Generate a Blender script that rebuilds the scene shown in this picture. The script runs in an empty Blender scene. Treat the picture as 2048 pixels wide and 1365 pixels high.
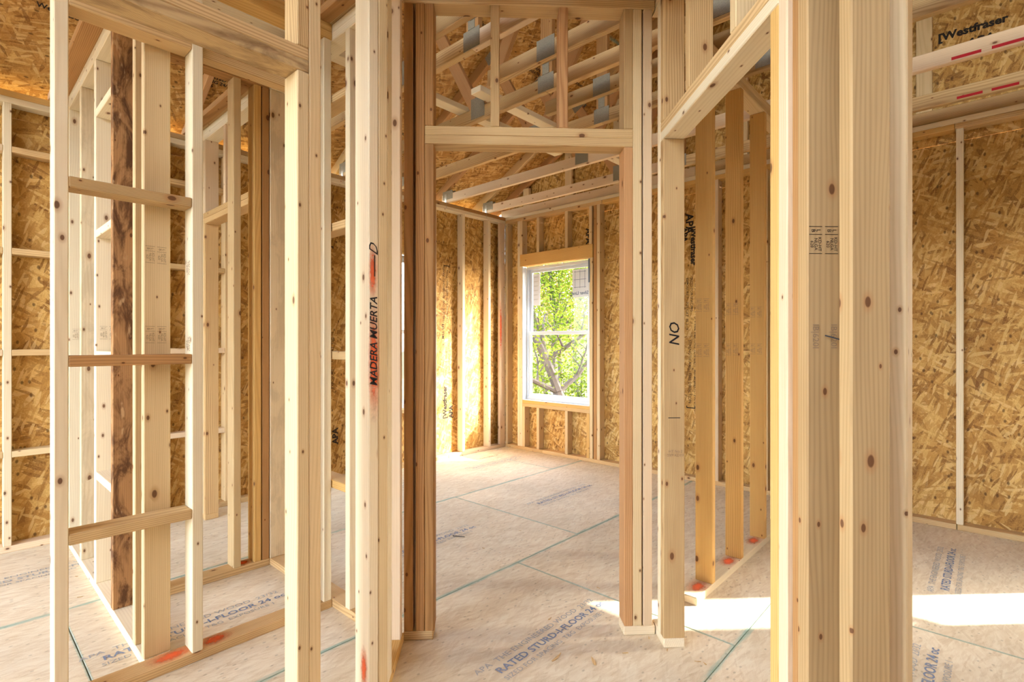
import bpy, bmesh, math, random
from mathutils import Vector, Matrix

rnd = random.Random(11)
scene = bpy.context.scene
COL = scene.collection

# ------------------------------------------------------------------ camera
TH = math.radians(42.52)          # house X axis lies this far right of the view direction
CAM_H = 1.256
cam_d = bpy.data.cameras.new('camera')
cam_d.sensor_fit = 'HORIZONTAL'
cam_d.sensor_width = 36.0
cam_d.lens = 1043.6 / 2048 * 36.0
cam_d.shift_y = 3.1 / 2048
cam_d.clip_start = 0.02
cam = bpy.data.objects.new('camera', cam_d)
cam.location = (0, 0, CAM_H)
cam.rotation_euler = (math.pi / 2, 0, TH - math.pi / 2)
COL.objects.link(cam)
scene.camera = cam

# ------------------------------------------------------------------ world, sun, exposure
world = bpy.data.worlds.new('world')
scene.world = world
world.use_nodes = True
wn = world.node_tree.nodes
wl = world.node_tree.links
wn.clear()
wo = wn.new('ShaderNodeOutputWorld')
wb = wn.new('ShaderNodeBackground')
sky = wn.new('ShaderNodeTexSky')
sky.sky_type = 'NISHITA'
sky.sun_disc = False
sky.sun_elevation = math.radians(30)
sky.sun_rotation = math.radians(135)
sky.air_density = 1.0
sky.dust_density = 1.5
sky.ozone_density = 1.0
hs = wn.new('ShaderNodeHueSaturation')
hs.inputs['Saturation'].default_value = 0.62
wl.new(sky.outputs[0], hs.inputs['Color'])
wl.new(hs.outputs[0], wb.inputs['Color'])
wb.inputs['Strength'].default_value = 1.1
wl.new(wb.outputs[0], wo.inputs['Surface'])

sun_d = bpy.data.lights.new('sun', 'SUN')
sun_d.energy = 5.5
sun_d.angle = math.radians(0.6)
sun_d.color = (1.0, 0.96, 0.90)
sun = bpy.data.objects.new('sun', sun_d)
sun.rotation_euler = Vector((-1, 1, -0.80)).to_track_quat('-Z', 'Y').to_euler()
sun.location = (9, -9, 8)
COL.objects.link(sun)

scene.view_settings.view_transform = 'Standard'
scene.view_settings.look = 'None'
scene.view_settings.gamma = 1.0
scene.view_settings.use_curve_mapping = False
scene.view_settings.exposure = 1.86
scene.cycles.use_denoising = True
scene.cycles.max_bounces = 6
scene.cycles.diffuse_bounces = 3
scene.cycles.use_adaptive_sampling = True
scene.cycles.adaptive_threshold = 0.07
scene.cycles.transparent_max_bounces = 24
scene.cycles.sample_clamp_indirect = 12.0

# ------------------------------------------------------------------ material helpers
def srgb(r, g, b):
    f = lambda c: (c / 255) / 12.92 if c / 255 <= 0.04045 else ((c / 255 + 0.055) / 1.055) ** 2.4
    return (f(r), f(g), f(b), 1.0)

class NT:
    def __init__(self, name):
        self.m = bpy.data.materials.new(name)
        self.m.use_nodes = True
        self.t = self.m.node_tree
        self.t.nodes.clear()
        self.out = self.t.nodes.new('ShaderNodeOutputMaterial')
    def n(self, typ, **kw):
        x = self.t.nodes.new('ShaderNode' + typ)
        for k, v in kw.items():
            setattr(x, k, v)
        return x
    def link(self, a, b):
        self.t.links.new(a, b)
    def put(self, sock, v):
        if hasattr(v, 'is_output') or isinstance(v, bpy.types.NodeSocket):
            self.link(v, sock)
        else:
            sock.default_value = v
    def math(self, op, a, b=0.0, clamp=False):
        x = self.n('Math', operation=op, use_clamp=clamp)
        self.put(x.inputs[0], a); self.put(x.inputs[1], b)
        return x.outputs[0]
    def vmul(self, v, xyz):
        x = self.n('VectorMath', operation='MULTIPLY')
        self.link(v, x.inputs[0]); x.inputs[1].default_value = xyz
        return x.outputs[0]
    def vadd(self, v, w):
        x = self.n('VectorMath', operation='ADD')
        self.link(v, x.inputs[0]); self.put(x.inputs[1], w)
        return x.outputs[0]
    def noise(self, v, scale, detail=2.0, rough=0.5, dist=0.0):
        x = self.n('TexNoise')
        self.link(v, x.inputs['Vector'])
        x.inputs['Scale'].default_value = scale
        x.inputs['Detail'].default_value = detail
        x.inputs['Roughness'].default_value = rough
        x.inputs['Distortion'].default_value = dist
        return x
    def ramp(self, v, stops, interp='LINEAR'):
        x = self.n('ValToRGB')
        x.color_ramp.interpolation = interp
        e = x.color_ramp.elements
        while len(e) < len(stops):
            e.new(0.5)
        for i, (p, c) in enumerate(stops):
            e[i].position = p
            e[i].color = c if len(c) == 4 else (*c, 1)
        self.link(v, x.inputs[0])
        return x.outputs[0]
    def mix(self, fac, a, b, blend='MIX'):
        x = self.n('Mix', data_type='RGBA', blend_type=blend)
        self.put(x.inputs[0], fac); self.put(x.inputs[6], a); self.put(x.inputs[7], b)
        return x.outputs[2]
    def smooth(self, v, lo, hi):
        x = self.n('MapRange', interpolation_type='SMOOTHSTEP')
        self.link(v, x.inputs[0])
        x.inputs[1].default_value = lo; x.inputs[2].default_value = hi
        x.inputs[3].default_value = 0.0; x.inputs[4].default_value = 1.0
        return x.outputs[0]
    def bsdf(self, col, rough=0.7, bump=None, strength=0.2, dist=0.002, spec=0.25, metal=0.0):
        p = self.n('BsdfPrincipled')
        self.put(p.inputs['Base Color'], col)
        self.put(p.inputs['Roughness'], rough)
        p.inputs['Specular IOR Level'].default_value = spec
        p.inputs['Metallic'].default_value = metal
        if bump is not None:
            b = self.n('Bump')
            b.inputs['Strength'].default_value = strength
            b.inputs['Distance'].default_value = dist
            self.link(bump, b.inputs['Height'])
            self.link(b.outputs[0], p.inputs['Normal'])
        self.link(p.outputs[0], self.out.inputs['Surface'])
        return p
    def objcoord(self, spread=1.0):
        tc = self.n('TexCoord'); oi = self.n('ObjectInfo')
        r = oi.outputs['Random']
        cx = self.n('CombineXYZ')
        self.link(self.math('MULTIPLY', r, 41.0 * spread), cx.inputs[0])
        self.link(self.math('MULTIPLY', r, 0.37 * spread), cx.inputs[1])
        self.link(self.math('MULTIPLY', self.math('FRACT', self.math('MULTIPLY', r, 7.31)), 0.33 * spread), cx.inputs[2])
        return tc.outputs['Object'], cx.outputs[0], r

def lumber(name, light, dark, ring=0.5, ringscale=36.0, knots=0.5, blotch=0.25, tint=0.09, stain=0.0):
    s = NT(name)
    obj, off, r = s.objcoord()
    p = s.vadd(obj, off)
    # growth rings around an axis beside the board, wandering along its length
    wob = s.noise(s.vmul(p, (0.9, 5.0, 5.0)), 1.0, 2.0)
    pw = s.vadd(s.vmul(p, (0.10, 1.0, 1.0)), s.vmul(wob.outputs['Color'], (0.0, 0.05, 0.05)))
    w = s.n('TexWave', wave_type='RINGS', rings_direction='X', wave_profile='SIN')
    s.link(pw, w.inputs['Vector'])
    w.inputs['Scale'].default_value = ringscale
    w.inputs['Distortion'].default_value = 2.2
    w.inputs['Detail'].default_value = 2.0
    w.inputs['Detail Scale'].default_value = 0.6
    rings = s.math('MULTIPLY', s.math('POWER', w.outputs['Fac'], 1.8), ring)
    fine = s.noise(s.vmul(p, (3.0, 160.0, 160.0)), 1.0, 3.0, 0.6)
    blot = s.noise(s.vmul(p, (2.2, 9.0, 9.0)), 1.0, 3.0, 0.55)
    f = s.math('ADD', rings, s.math('MULTIPLY', s.math('SUBTRACT', fine.outputs['Fac'], 0.5), 0.55))
    f = s.math('ADD', f, s.math('MULTIPLY', s.math('SUBTRACT', blot.outputs['Fac'], 0.45), blotch * 2), clamp=True)
    c = s.mix(f, light, dark)
    tr = s.ramp(r, [(0.0, (1 - tint, 1 - tint * 1.3, 1 - tint * 1.7)), (0.35, (1.0, 1.0, 1.0)),
                    (0.7, (1.0, 1 - tint * .5, 1 - tint * .9)), (1.0, (1.04, 1.04, 1.06))])
    c = s.mix(1.0, c, tr, 'MULTIPLY')
    # knots with a darker rim
    v = s.n('TexVoronoi', voronoi_dimensions='2D')
    kx = s.n('SeparateXYZ'); s.link(p, kx.inputs[0])
    kc = s.n('CombineXYZ')
    s.link(s.math('MULTIPLY', kx.outputs[0], 6.5), kc.inputs[0])
    s.link(s.math('MULTIPLY', s.math('ADD', kx.outputs[1], s.math('MULTIPLY', kx.outputs[2], 0.9)), 12.0), kc.inputs[1])
    s.link(kc.outputs[0], v.inputs['Vector'])
    v.inputs['Scale'].default_value = 1.0
    sep = s.n('SeparateColor'); s.link(v.outputs['Color'], sep.inputs[0])
    rad = s.math('MULTIPLY_ADD', s.math('POWER', sep.outputs[1], 3.0), 0.075)
    rad.node.inputs[2].default_value = 0.030
    kn = s.math('DIVIDE', v.outputs['Distance'], rad)
    here = s.math('LESS_THAN', sep.outputs[0], knots)
    core = s.math('MULTIPLY', s.math('SUBTRACT', 1.0, s.smooth(kn, 0.75, 1.15)), here)
    halo = s.math('MULTIPLY', s.math('SUBTRACT', 1.0, s.smooth(kn, 0.9, 2.6)), here)
    c = s.mix(s.math('MULTIPLY', halo, 0.45), c, srgb(170, 112, 62))
    c = s.mix(s.math('MULTIPLY', core, 0.85), c, srgb(92, 52, 26))
    if stain:
        st = s.noise(s.vmul(p, (5.0, 14.0, 14.0)), 1.0, 5.0, 0.68, 0.6)
        c = s.mix(s.math('MULTIPLY', s.smooth(st.outputs['Fac'], 0.42, 0.62), stain), c, srgb(92, 58, 34))
        st2 = s.noise(s.vmul(p, (9.0, 30.0, 30.0)), 1.0, 3.0, 0.6)
        c = s.mix(s.math('MULTIPLY', s.smooth(st2.outputs['Fac'], 0.60, 0.70), stain * .7), c, srgb(216, 176, 128))
    s.bsdf(c, 0.72)
    return s.m

M = {}
M['spf'] = lumber('spruce_tan', srgb(224, 196, 150), srgb(186, 150, 102), 0.26, 46, 0.55, 0.20)
M['pale'] = lumber('spruce_pale', srgb(236, 218, 184), srgb(204, 176, 132), 0.20, 42, 0.50, 0.18)
M['pink'] = lumber('spruce_pinkish', srgb(228, 200, 164), srgb(192, 154, 114), 0.22, 46, 0.55, 0.22)
M['blotch'] = lumber('spruce_blotchy', srgb(230, 208, 170), srgb(190, 148, 98), 0.18, 42, 0.45, 0.2, stain=0.16)
M['dkbrown'] = lumber('spruce_dark_brown', srgb(186, 154, 108), srgb(142, 108, 68), 0.34, 44, 0.60, 0.30)  # darker brown spruce, used for two near posts
M['syp'] = lumber('pine_yellow', srgb(218, 184, 132), srgb(166, 120, 68), 0.50, 48, 0.35, 0.24)
M['brown'] = lumber('pine_brown', srgb(188, 140, 88), srgb(128, 84, 42), 0.40, 46, 0.40, 0.30)
M['red'] = lumber('pine_reddish', srgb(204, 156, 106), srgb(156, 102, 58), 0.55, 60, 0.30, 0.2)
M['orange'] = lumber('pine_orange', srgb(220, 176, 106), srgb(178, 126, 60), 0.34, 46, 0.35, 0.22)
M['grey'] = lumber('pine_weathered', srgb(200, 166, 116), srgb(146, 106, 62), 0.55, 66, 0.38, 0.40)
M['streak'] = lumber('pine_dark_streaked', srgb(204, 172, 122), srgb(140, 104, 62), 0.5, 60, 0.4, 0.4, stain=0.5)
M['stain'] = lumber('spruce_bark_stained', srgb(186, 140, 92), srgb(118, 80, 46), 0.2, 42, 0.3, 0.4, stain=0.95)

def osb(name, light, mid, dark, scale=1.0, contrast=1.0, teal=False, half=0.606, spread=1.0):
    s = NT(name)
    tc = s.n('TexCoord'); oi = s.n('ObjectInfo')
    p0 = tc.outputs['Object']
    cx = s.n('CombineXYZ')
    s.link(s.math('MULTIPLY', oi.outputs['Random'], 13.0), cx.inputs[0])
    s.link(s.math('MULTIPLY', oi.outputs['Random'], 29.0), cx.inputs[1])
    p = s.vadd(p0, cx.outputs[0])
    warp = s.noise(p, 7.0 * scale, 2.0)
    pw = s.vadd(p, s.vmul(warp.outputs['Color'], (0.018 / scale, 0.018 / scale, 0.0)))
    base = s.noise(s.vmul(p, (1, 1, 1)), 5.0 * scale, 4.0, 0.6)
    col = s.mix(s.smooth(base.outputs['Fac'], 0.35, 0.66), mid, s.mix(0.5, mid, light))
    gr = s.noise(s.vmul(pw, (160 * scale, 160 * scale, 0)), 1.0, 1.0)
    grain = s.math('MULTIPLY', s.math('SUBTRACT', gr.outputs['Fac'], 0.5), 0.5)
    k = 0
    for ang, lx, ly, thr in ((6, 6, 38, 0.15), (-28, 7, 46, 0.40), (38, 8, 52, 0.44), (80, 9, 56, 0.56), (-62, 10, 64, 0.56), (18, 13, 84, 0.50)):
        mp = s.n('Mapping')
        mp.inputs['Rotation'].default_value = (0, 0, math.radians(ang * spread))
        mp.inputs['Location'].default_value = (k * .37, k * .19, 0)
        s.link(pw, mp.inputs['Vector'])
        v = s.n('TexVoronoi', voronoi_dimensions='2D')
        s.link(s.vmul(mp.outputs[0], (lx * scale, ly * scale, 0)), v.inputs['Vector'])
        v.inputs['Scale'].default_value = 1.0
        sep = s.n('SeparateColor'); s.link(v.outputs['Color'], sep.inputs[0])
        show = s.math('GREATER_THAN', sep.outputs[0], thr)
        edge = s.math('SUBTRACT', 1.0, s.smooth(v.outputs['Distance'], 0.50, 0.58))
        fac = s.math('MULTIPLY', show, s.math('MULTIPLY', edge, 0.72 * contrast))
        tone = s.math('ADD', sep.outputs[1], grain)
        fc = s.ramp(tone, [(0.0, dark), (0.22, s_mix(dark, mid, .6)), (0.55, mid), (0.85, light), (1.0, s_mix(light, (1, 1, 1, 1), .08))])
        col = s.mix(fac, col, fc)
        k += 1
    # dark pits between strands
    pit = s.n('TexVoronoi', voronoi_dimensions='2D')
    s.link(s.vmul(pw, (16 * scale, 26 * scale, 0)), pit.inputs['Vector'])
    pit.inputs['Scale'].default_value = 1.0
    sp = s.n('SeparateColor'); s.link(pit.outputs['Color'], sp.inputs[0])
    pf = s.math('MULTIPLY', s.math('GREATER_THAN', sp.outputs[0], 0.80), s.math('SUBTRACT', 1.0, s.smooth(pit.outputs['Distance'], 0.08, 0.2)))
    col = s.mix(s.math('MULTIPLY', pf, 0.75 * contrast), col, s_mix(dark, (0.01, 0.006, 0.003, 1), .6))
    big = s.noise(p, 1.3, 3.0)
    col = s.mix(1.0, col, s.ramp(big.outputs['Fac'], [(0.3, (0.86, 0.84, 0.80)), (0.7, (1.08, 1.06, 1.03))]), 'MULTIPLY')
    if teal:
        # the mill's blue-green edge paint on the long edges, feathered and patchy, and thin on the ends
        sx = s.n('SeparateXYZ'); s.link(p0, sx.inputs[0])
        ey = s.math('SUBTRACT', half, s.math('ABSOLUTE', sx.outputs[1]))
        n1 = s.noise(s.vmul(p, (5.0, 40.0, 0)), 1.0, 4.0, .65)
        e = s.math('ADD', ey, s.math('MULTIPLY', s.math('SUBTRACT', n1.outputs['Fac'], 0.5), 0.055))
        f1 = s.math('SUBTRACT', 1.0, s.smooth(e, -0.004, 0.022))
        ex = s.math('SUBTRACT', 1.2175, s.math('ABSOLUTE', sx.outputs[0]))
        f2 = s.math('MULTIPLY', s.math('SUBTRACT', 1.0, s.smooth(s.math('ADD', ex, s.math('MULTIPLY', s.math('SUBTRACT', n1.outputs['Fac'], 0.5), 0.012)), 0.0, 0.008)), 0.7)
        col = s.mix(s.math('MULTIPLY', s.math('MAXIMUM', f1, f2), 0.62), col, srgb(98, 166, 154))
    s.bsdf(col, 0.66, spec=0.25)
    return s.m

def s_mix(a, b, f):
    return tuple(a[i] * (1 - f) + b[i] * f for i in range(3)) + (1.0,)

M['osb'] = osb('osb_wall', srgb(228, 188, 116), srgb(198, 148, 76), srgb(128, 82, 36), scale=.78, contrast=1.0)
M['deck'] = osb('osb_roof', srgb(224, 182, 114), srgb(194, 142, 76), srgb(128, 82, 38), scale=.85, contrast=1.0, teal=True, half=0.60)
M['floor'] = osb('osb_floor', srgb(242, 230, 206), srgb(230, 212, 184), srgb(204, 178, 142), scale=1.3, spread=.4, contrast=0.5, teal=True)

def plain(name, col, rough=0.6, metal=0.0, spec=0.3, nz=0.06, scale=40):
    s = NT(name)
    tc = s.n('TexCoord')
    n = s.noise(tc.outputs['Object'], scale, 3.0)
    c = s.mix(s.math('MULTIPLY', n.outputs['Fac'], nz * 2), col, tuple(x * 0.6 for x in col[:3]) + (1,))
    s.bsdf(c, rough, None, spec=spec, metal=metal)
    return s.m

M['vinyl'] = plain('white_vinyl', srgb(206, 211, 218), 0.35, spec=0.5, nz=0.02)
M['steel'] = plain('galvanised_steel', srgb(178, 178, 172), 0.42, metal=0.85, nz=0.3, scale=60)
def toothed():
    s = NT('punched_steel_plate')
    tc = s.n('TexCoord')
    b = s.n('TexBrick')
    s.link(tc.outputs['Object'], b.inputs['Vector'])
    b.inputs['Scale'].default_value = 70.0
    b.inputs['Color1'].default_value = srgb(88, 74, 54); b.inputs['Color2'].default_value = srgb(124, 108, 82)
    b.inputs['Mortar'].default_value = srgb(168, 160, 142); b.inputs['Mortar Size'].default_value = 0.06
    s.bsdf(b.outputs['Color'], 0.5, metal=0.1)
    return s.m
M['plate'] = toothed()
M['nail'] = plain('dark_nail_steel', srgb(60, 58, 58), 0.45, metal=0.7)
M['ink'] = plain('black_ink', srgb(44, 36, 30), 0.8)
M['inkfade'] = plain('faded_black_ink', srgb(150, 122, 94), 0.8)
M['marker'] = plain('black_marker', srgb(20, 16, 18), 0.6)
M['blueink'] = plain('blue_ink', srgb(132, 142, 164), 0.8)
M['bluefade'] = plain('faded_blue_ink', srgb(172, 170, 168), 0.8)
M['redink'] = plain('red_marker', srgb(196, 22, 30), 0.6)
M['tape'] = plain('blue_grey_flashing', srgb(96, 112, 140), 0.4, spec=0.5)
M['wrap'] = plain('white_flashing', srgb(222, 222, 224), 0.45, nz=0.15, scale=14)
M['sticker'] = plain('white_sticker', srgb(226, 230, 238), 0.5)
M['stickblue'] = plain('blue_sticker_print', srgb(92, 112, 150), 0.5)
M['soil'] = plain('leaf_litter', srgb(92, 84, 52), 0.9, nz=0.35, scale=3)
M['bark'] = plain('bark', srgb(72, 64, 60), 0.9, nz=0.4, scale=25)

def glass():
    s = NT('window_glass')
    a = s.n('BsdfTransparent'); a.inputs[0].default_value = (0.95, 0.97, 0.97, 1)
    g = s.n('BsdfGlossy'); g.inputs['Roughness'].default_value = 0.02
    mx = s.n('MixShader'); mx.inputs[0].default_value = 0.012
    s.link(a.outputs[0], mx.inputs[1]); s.link(g.outputs[0], mx.inputs[2])
    s.link(mx.outputs[0], s.out.inputs['Surface'])
    return s.m
M['glass'] = glass()

def leafmat(name, a, b):
    s = NT(name)
    tc = s.n('TexCoord')
    n = s.noise(tc.outputs['Object'], 5.0, 3.0)
    c = s.ramp(n.outputs['Fac'], [(0.35, a), (0.65, b)])
    d = s.n('BsdfDiffuse'); t = s.n('BsdfTranslucent')
    s.link(c, d.inputs[0]); s.link(c, t.inputs[0])
    mx = s.n('MixShader'); mx.inputs[0].default_value = 0.5
    s.link(d.outputs[0], mx.inputs[1]); s.link(t.outputs[0], mx.inputs[2])
    s.link(mx.outputs[0], s.out.inputs['Surface'])
    return s.m
M['leaf'] = leafmat('leaves_green', srgb(58, 78, 18), srgb(118, 130, 40))
M['leaf2'] = leafmat('leaves_yellow', srgb(112, 96, 44), srgb(156, 130, 80))

def spray():
    # sprayed paint: dense core, speckled fading rim (patch spans -0.5..0.5 in its own x and y)
    s = NT('orange_spray_paint')
    tc = s.n('TexCoord')
    sx = s.n('SeparateXYZ'); s.link(tc.outputs['Generated'], sx.inputs[0])
    ux = s.math('ABSOLUTE', s.math('SUBTRACT', sx.outputs[0], 0.5)); uy = s.math('ABSOLUTE', s.math('SUBTRACT', sx.outputs[1], 0.5))
    d = s.math('MULTIPLY', s.math('SQRT', s.math('ADD', s.math('MULTIPLY', ux, ux), s.math('MULTIPLY', uy, uy))), 1.85)
    n = s.noise(tc.outputs['Object'], 38.0, 5.0, 0.75)
    a = s.math('SUBTRACT', 1.0, s.smooth(s.math('ADD', d, s.math('MULTIPLY', s.math('SUBTRACT', n.outputs['Fac'], 0.5), 0.9)), 0.05, 1.05))
    df = s.n('BsdfDiffuse'); df.inputs[0].default_value = srgb(244, 104, 58)
    tr = s.n('BsdfTransparent')
    mx = s.n('MixShader')
    s.link(s.math('MULTIPLY', a, 0.8), mx.inputs[0]); s.link(tr.outputs[0], mx.inputs[1]); s.link(df.outputs[0], mx.inputs[2])
    s.link(mx.outputs[0], s.out.inputs['Surface'])
    return s.m
M['spray'] = spray()

# ------------------------------------------------------------------ geometry helpers
MW = {}            # world matrix of each object, kept here so children can be placed without a scene update
R2 = math.sqrt(2)
DU = Vector((1, -1, 0)) / R2      # u axis of the 45 degree hall (across)
DV = Vector((1, 1, 0)) / R2       # v axis of the 45 degree hall (along)
EX, EY, EZ = Vector((1, 0, 0)), Vector((0, 1, 0)), Vector((0, 0, 1))

def place(o, mat, parent):
    MW[o.name] = mat
    if parent is not None:
        o.parent = parent
        o.matrix_basis = MW[parent.name].inverted() @ mat
    else:
        o.matrix_basis = mat

def root(name, loc, label=None, cat=None, group=None, kind=None):
    o = bpy.data.objects.new(name, None)
    o.empty_display_size = 0.1
    COL.objects.link(o)
    place(o, Matrix.Translation(loc), None)
    if label: o['label'] = label
    if cat: o['category'] = cat
    if group: o['group'] = group
    if kind: o['kind'] = kind
    return o

def addmesh(name, me, mat, mtx, parent):
    o = bpy.data.objects.new(name, me)
    COL.objects.link(o)
    if mat is not None:
        if not me.materials:
            me.materials.append(None)
        o.material_slots[0].link = 'OBJECT'
        o.material_slots[0].material = mat
    place(o, mtx, parent)
    return o

_cache = {}
def boxmesh(a, b, c, bev):
    key = (round(a, 4), round(b, 4), round(c, 4), bev)
    if key not in _cache:
        bm = bmesh.new()
        bmesh.ops.create_cube(bm, size=1.0)
        bmesh.ops.scale(bm, vec=(a, b, c), verts=bm.verts)
        if bev:
            bmesh.ops.bevel(bm, geom=list(bm.edges), offset=min(bev, c * 0.3), segments=1, affect='EDGES', profile=0.5)
        me = bpy.data.meshes.new('board')
        bm.to_mesh(me); bm.free()
        _cache[key] = me
    return _cache[key]

def frame_mtx(x, y, z, loc):
    m = Matrix.Identity(4)
    for i in range(3):
        m[i][0], m[i][1], m[i][2], m[i][3] = x[i], y[i], z[i], loc[i]
    return m

def board(parent, name, a0, a1, b0, b1, z0, z1, mat=None, fr='W', bev=0.003):
    """box from a0..a1, b0..b1 (house X,Y or hall u,v) and z0..z1; its grain runs along its longest side"""
    A, B = (EX, EY) if fr == 'W' else (DU, DV)
    c = A * ((a0 + a1) / 2) + B * ((b0 + b1) / 2) + EZ * ((z0 + z1) / 2)
    dims = [(abs(a1 - a0), A), (abs(b1 - b0), B), (abs(z1 - z0), EZ)]
    dims.sort(key=lambda t: -t[0])
    (dx, vx), (dy, vy), (dz, vz) = dims
    if vx.cross(vy).dot(vz) < 0:
        vz = -vz
    if mat is None:
        mat = rnd.choice(['spf', 'spf', 'spf', 'pale', 'pink', 'syp'])
    return addmesh(name, boxmesh(dx, dy, dz, bev), M[mat], frame_mtx(vx, vy, vz, c), parent)

def beam(parent, name, p0, p1, width, thick, normal, mat='spf', bev=0.003):
    """board from p0 to p1; thick is measured along normal"""
    p0, p1 = Vector(p0), Vector(p1)
    x = (p1 - p0).normalized(); z = Vector(normal).normalized(); y = z.cross(x).normalized(); z = x.cross(y)
    return addmesh(name, boxmesh((p1 - p0).length, width, thick, bev), M[mat], frame_mtx(x, y, z, (p0 + p1) / 2), parent)

_tx = {}
def text(parent, body, size, loc, right, up, mat, name='printed_text', align='CENTER', shear=0.0, bold=0.0, sx=1.0, spacing=1.0):
    key = (body, round(size, 4), align, shear, bold, spacing)
    if key not in _tx:
        cu = bpy.data.curves.new('text', 'FONT')
        cu.body = body; cu.size = size; cu.align_x = align; cu.align_y = 'CENTER'
        cu.resolution_u = 2; cu.shear = shear; cu.offset = bold; cu.space_line = spacing
        to = bpy.data.objects.new('text_tmp', cu)
        COL.objects.link(to)
        dg = bpy.context.evaluated_depsgraph_get()
        me = bpy.data.meshes.new_from_object(to.evaluated_get(dg))
        bpy.data.objects.remove(to); bpy.data.curves.remove(cu)
        me.materials.clear()
        _tx[key] = me
    r = Vector(right).normalized(); u = Vector(up).normalized(); n = r.cross(u)
    loc = Vector(loc) + n * 0.0012
    return addmesh(name, _tx[key], M[mat], frame_mtx(r * sx, u, n, loc), parent)

def patch(parent, w, h, loc, right, up, mat='spray', name='paint_mark'):
    r = Vector(right).normalized(); u = Vector(up).normalized(); n = r.cross(u)
    me = bpy.data.meshes.new('patch')
    me.from_pydata([(-w / 2, -h / 2, 0), (w / 2, -h / 2, 0), (w / 2, h / 2, 0), (-w / 2, h / 2, 0)], [], [(0, 1, 2, 3)])
    return addmesh(name, me, M[mat], frame_mtx(r, u, n, Vector(loc) + n * 0.0010), parent)

T = 0.0381; W = 0.0889
ZT0, ZT1, ZT2 = 2.689, 2.727, 2.765
HD = 2.096            # rough opening height of the doors

# ================================================================== FLOOR
floor = root('floor', (2, 1.5, 0), 'oriented strand board subfloor with blue-green panel seams and blue printing', 'floor', kind='structure')
YS = [0.78 + 1.2125 * (k - 5) for k in range(9)]
OFF = {}
for i in range(8):
    y0, y1 = YS[i], YS[i + 1]
    start = {5: 2.22, 6: 2.815, 7: 1.66, 4: 2.90}.get(i, 2.2 if i % 2 else 2.9)
    x = start - 2.44 * 3
    k = 0
    while x < 4.70:
        a, b = max(x, -3.2), min(x + 2.435, 4.70)
        if b - a > 0.2:
            p = addmesh('subfloor_panel', boxmesh(2.435, 1.209, 0.018, 0.0012), M['floor'],
                        frame_mtx(EX, EY, EZ, (x + 1.2175, (y0 + y1) / 2, -0.009)), floor)
            OFF[(i, k)] = (p, x, (y0 + y1) / 2)
        x += 2.44; k += 1
def floor_print(i, xs, dy=0.0, mat='blueink'):
    y = (YS[i] + YS[i + 1]) / 2 + dy
    par = None
    for (ii, k), (p, x, yc) in OFF.items():
        if ii == i and x <= xs < x + 2.44:
            par = p
    text(par, 'APA  THE ENGINEERED WOOD  23/32', 0.040, (xs, y + 0.05, 0), EX, EY, 'bluefade', sx=1.15)
    text(par, 'RATED STURD-I-FLOOR 24 oc', 0.050, (xs + 0.04, y - 0.005, 0), EX, EY, mat, bold=0.001, sx=1.1)
    text(par, 'SIZED FOR SPACING  T&G  EXPOSURE 1', 0.034, (xs, y - 0.055, 0), EX, EY, 'bluefade', sx=1.1)
for i, xs in ((5, 1.75), (5, -0.9), (6, 0.75), (6, 2.05), (6, 3.45), (7, 0.4), (7, 2.6), (7, 3.9), (4, 2.35), (4, 3.75)):
    floor_print(i, xs, mat='blueink' if i in (5, 6, 4) else 'bluefade')
text(OFF[(7, 3)][0] if (7, 3) in OFF else floor, 'THIS SIDE UP', 0.05, (4.05, 4.05, 0), EX, EY, 'inkfade')

# ================================================================== EXTERIOR WALLS
def sheath_x(par, x0, y0, y1, z0, z1, name='osb_panel'):
    o = addmesh(name, boxmesh(z1 - z0 - .002, y1 - y0 - .002, 0.011, 0.001), M['osb'],
                frame_mtx(EZ, EY, -EX, (x0 + 0.0055, (y0 + y1) / 2, (z0 + z1) / 2)), par)
    return o
def sheath_y(par, y0, x0, x1, z0, z1, name='osb_panel'):
    return addmesh(name, boxmesh(z1 - z0 - .002, x1 - x0 - .002, 0.011, 0.001), M['osb'],
                   frame_mtx(EZ, -EX, -EY, ((x0 + x1) / 2, y0 + 0.0055, (z0 + z1) / 2)), par)

XE, YE = 4.59, 4.32
XS, YSH = XE + W, YE + W          # outer face of framing
wr = root('wall_right', (XE, 0, 0), 'exterior stud wall with golden strand board sheathing and a white window', 'wall', kind='structure')
WY0, WY1, WZ0, WZ1 = 3.104, 4.045, 0.585, 2.150        # window rough opening
SY0, SY1 = -1.60, -1.05                                 # narrow window further along
# plates
for y0, y1, m in ((-5.0, 0.164, 'syp'), (0.168, 3.745, 'syp'), (3.745, YE, 'syp')):
    board(wr, 'bottom_plate', XE, XS, y0, y1, 0, T, m)
for y0, y1, m in ((-5.0, 0.176, 'syp'), (0.178, 2.95, 'orange'), (2.955, YE, 'syp')):
    board(wr, 'top_plate', XE, XS, y0, y1, ZT0, ZT1, m)
for y0, y1 in ((-5.0, 1.2), (1.203, YE)):
    board(wr, 'top_plate', XE, XS, y0, y1, ZT1, ZT2, 'pale')
yy = 0.151 - 0.4064 * 12
while yy < 3.0:
    if not (SY0 - .1 < yy < SY1 + .1):
        m = 'pale' if abs(yy - .151) < .01 else ('pink' if abs(yy - 1.777) < .01 else None)
        board(wr, 'stud', XE, XS, yy - T / 2, yy + T / 2, T, ZT0, m)
    yy += 0.4064
board(wr, 'king_stud', XE, XS, 3.016, 3.054, T, ZT0, 'brown')
board(wr, 'jack_stud', XE, XS, 3.066, 3.104, T, WZ1, 'spf')
board(wr, 'king_stud', XE, XS, 4.084, 4.122, T, ZT0, 'pale')
board(wr, 'jack_stud', XE, XS, 4.046, 4.084, T, WZ1, 'pale')
board(wr, 'header', XE, XE + 2 * T, 3.066, 4.084, WZ1, WZ1 + .14, 'orange')
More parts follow.
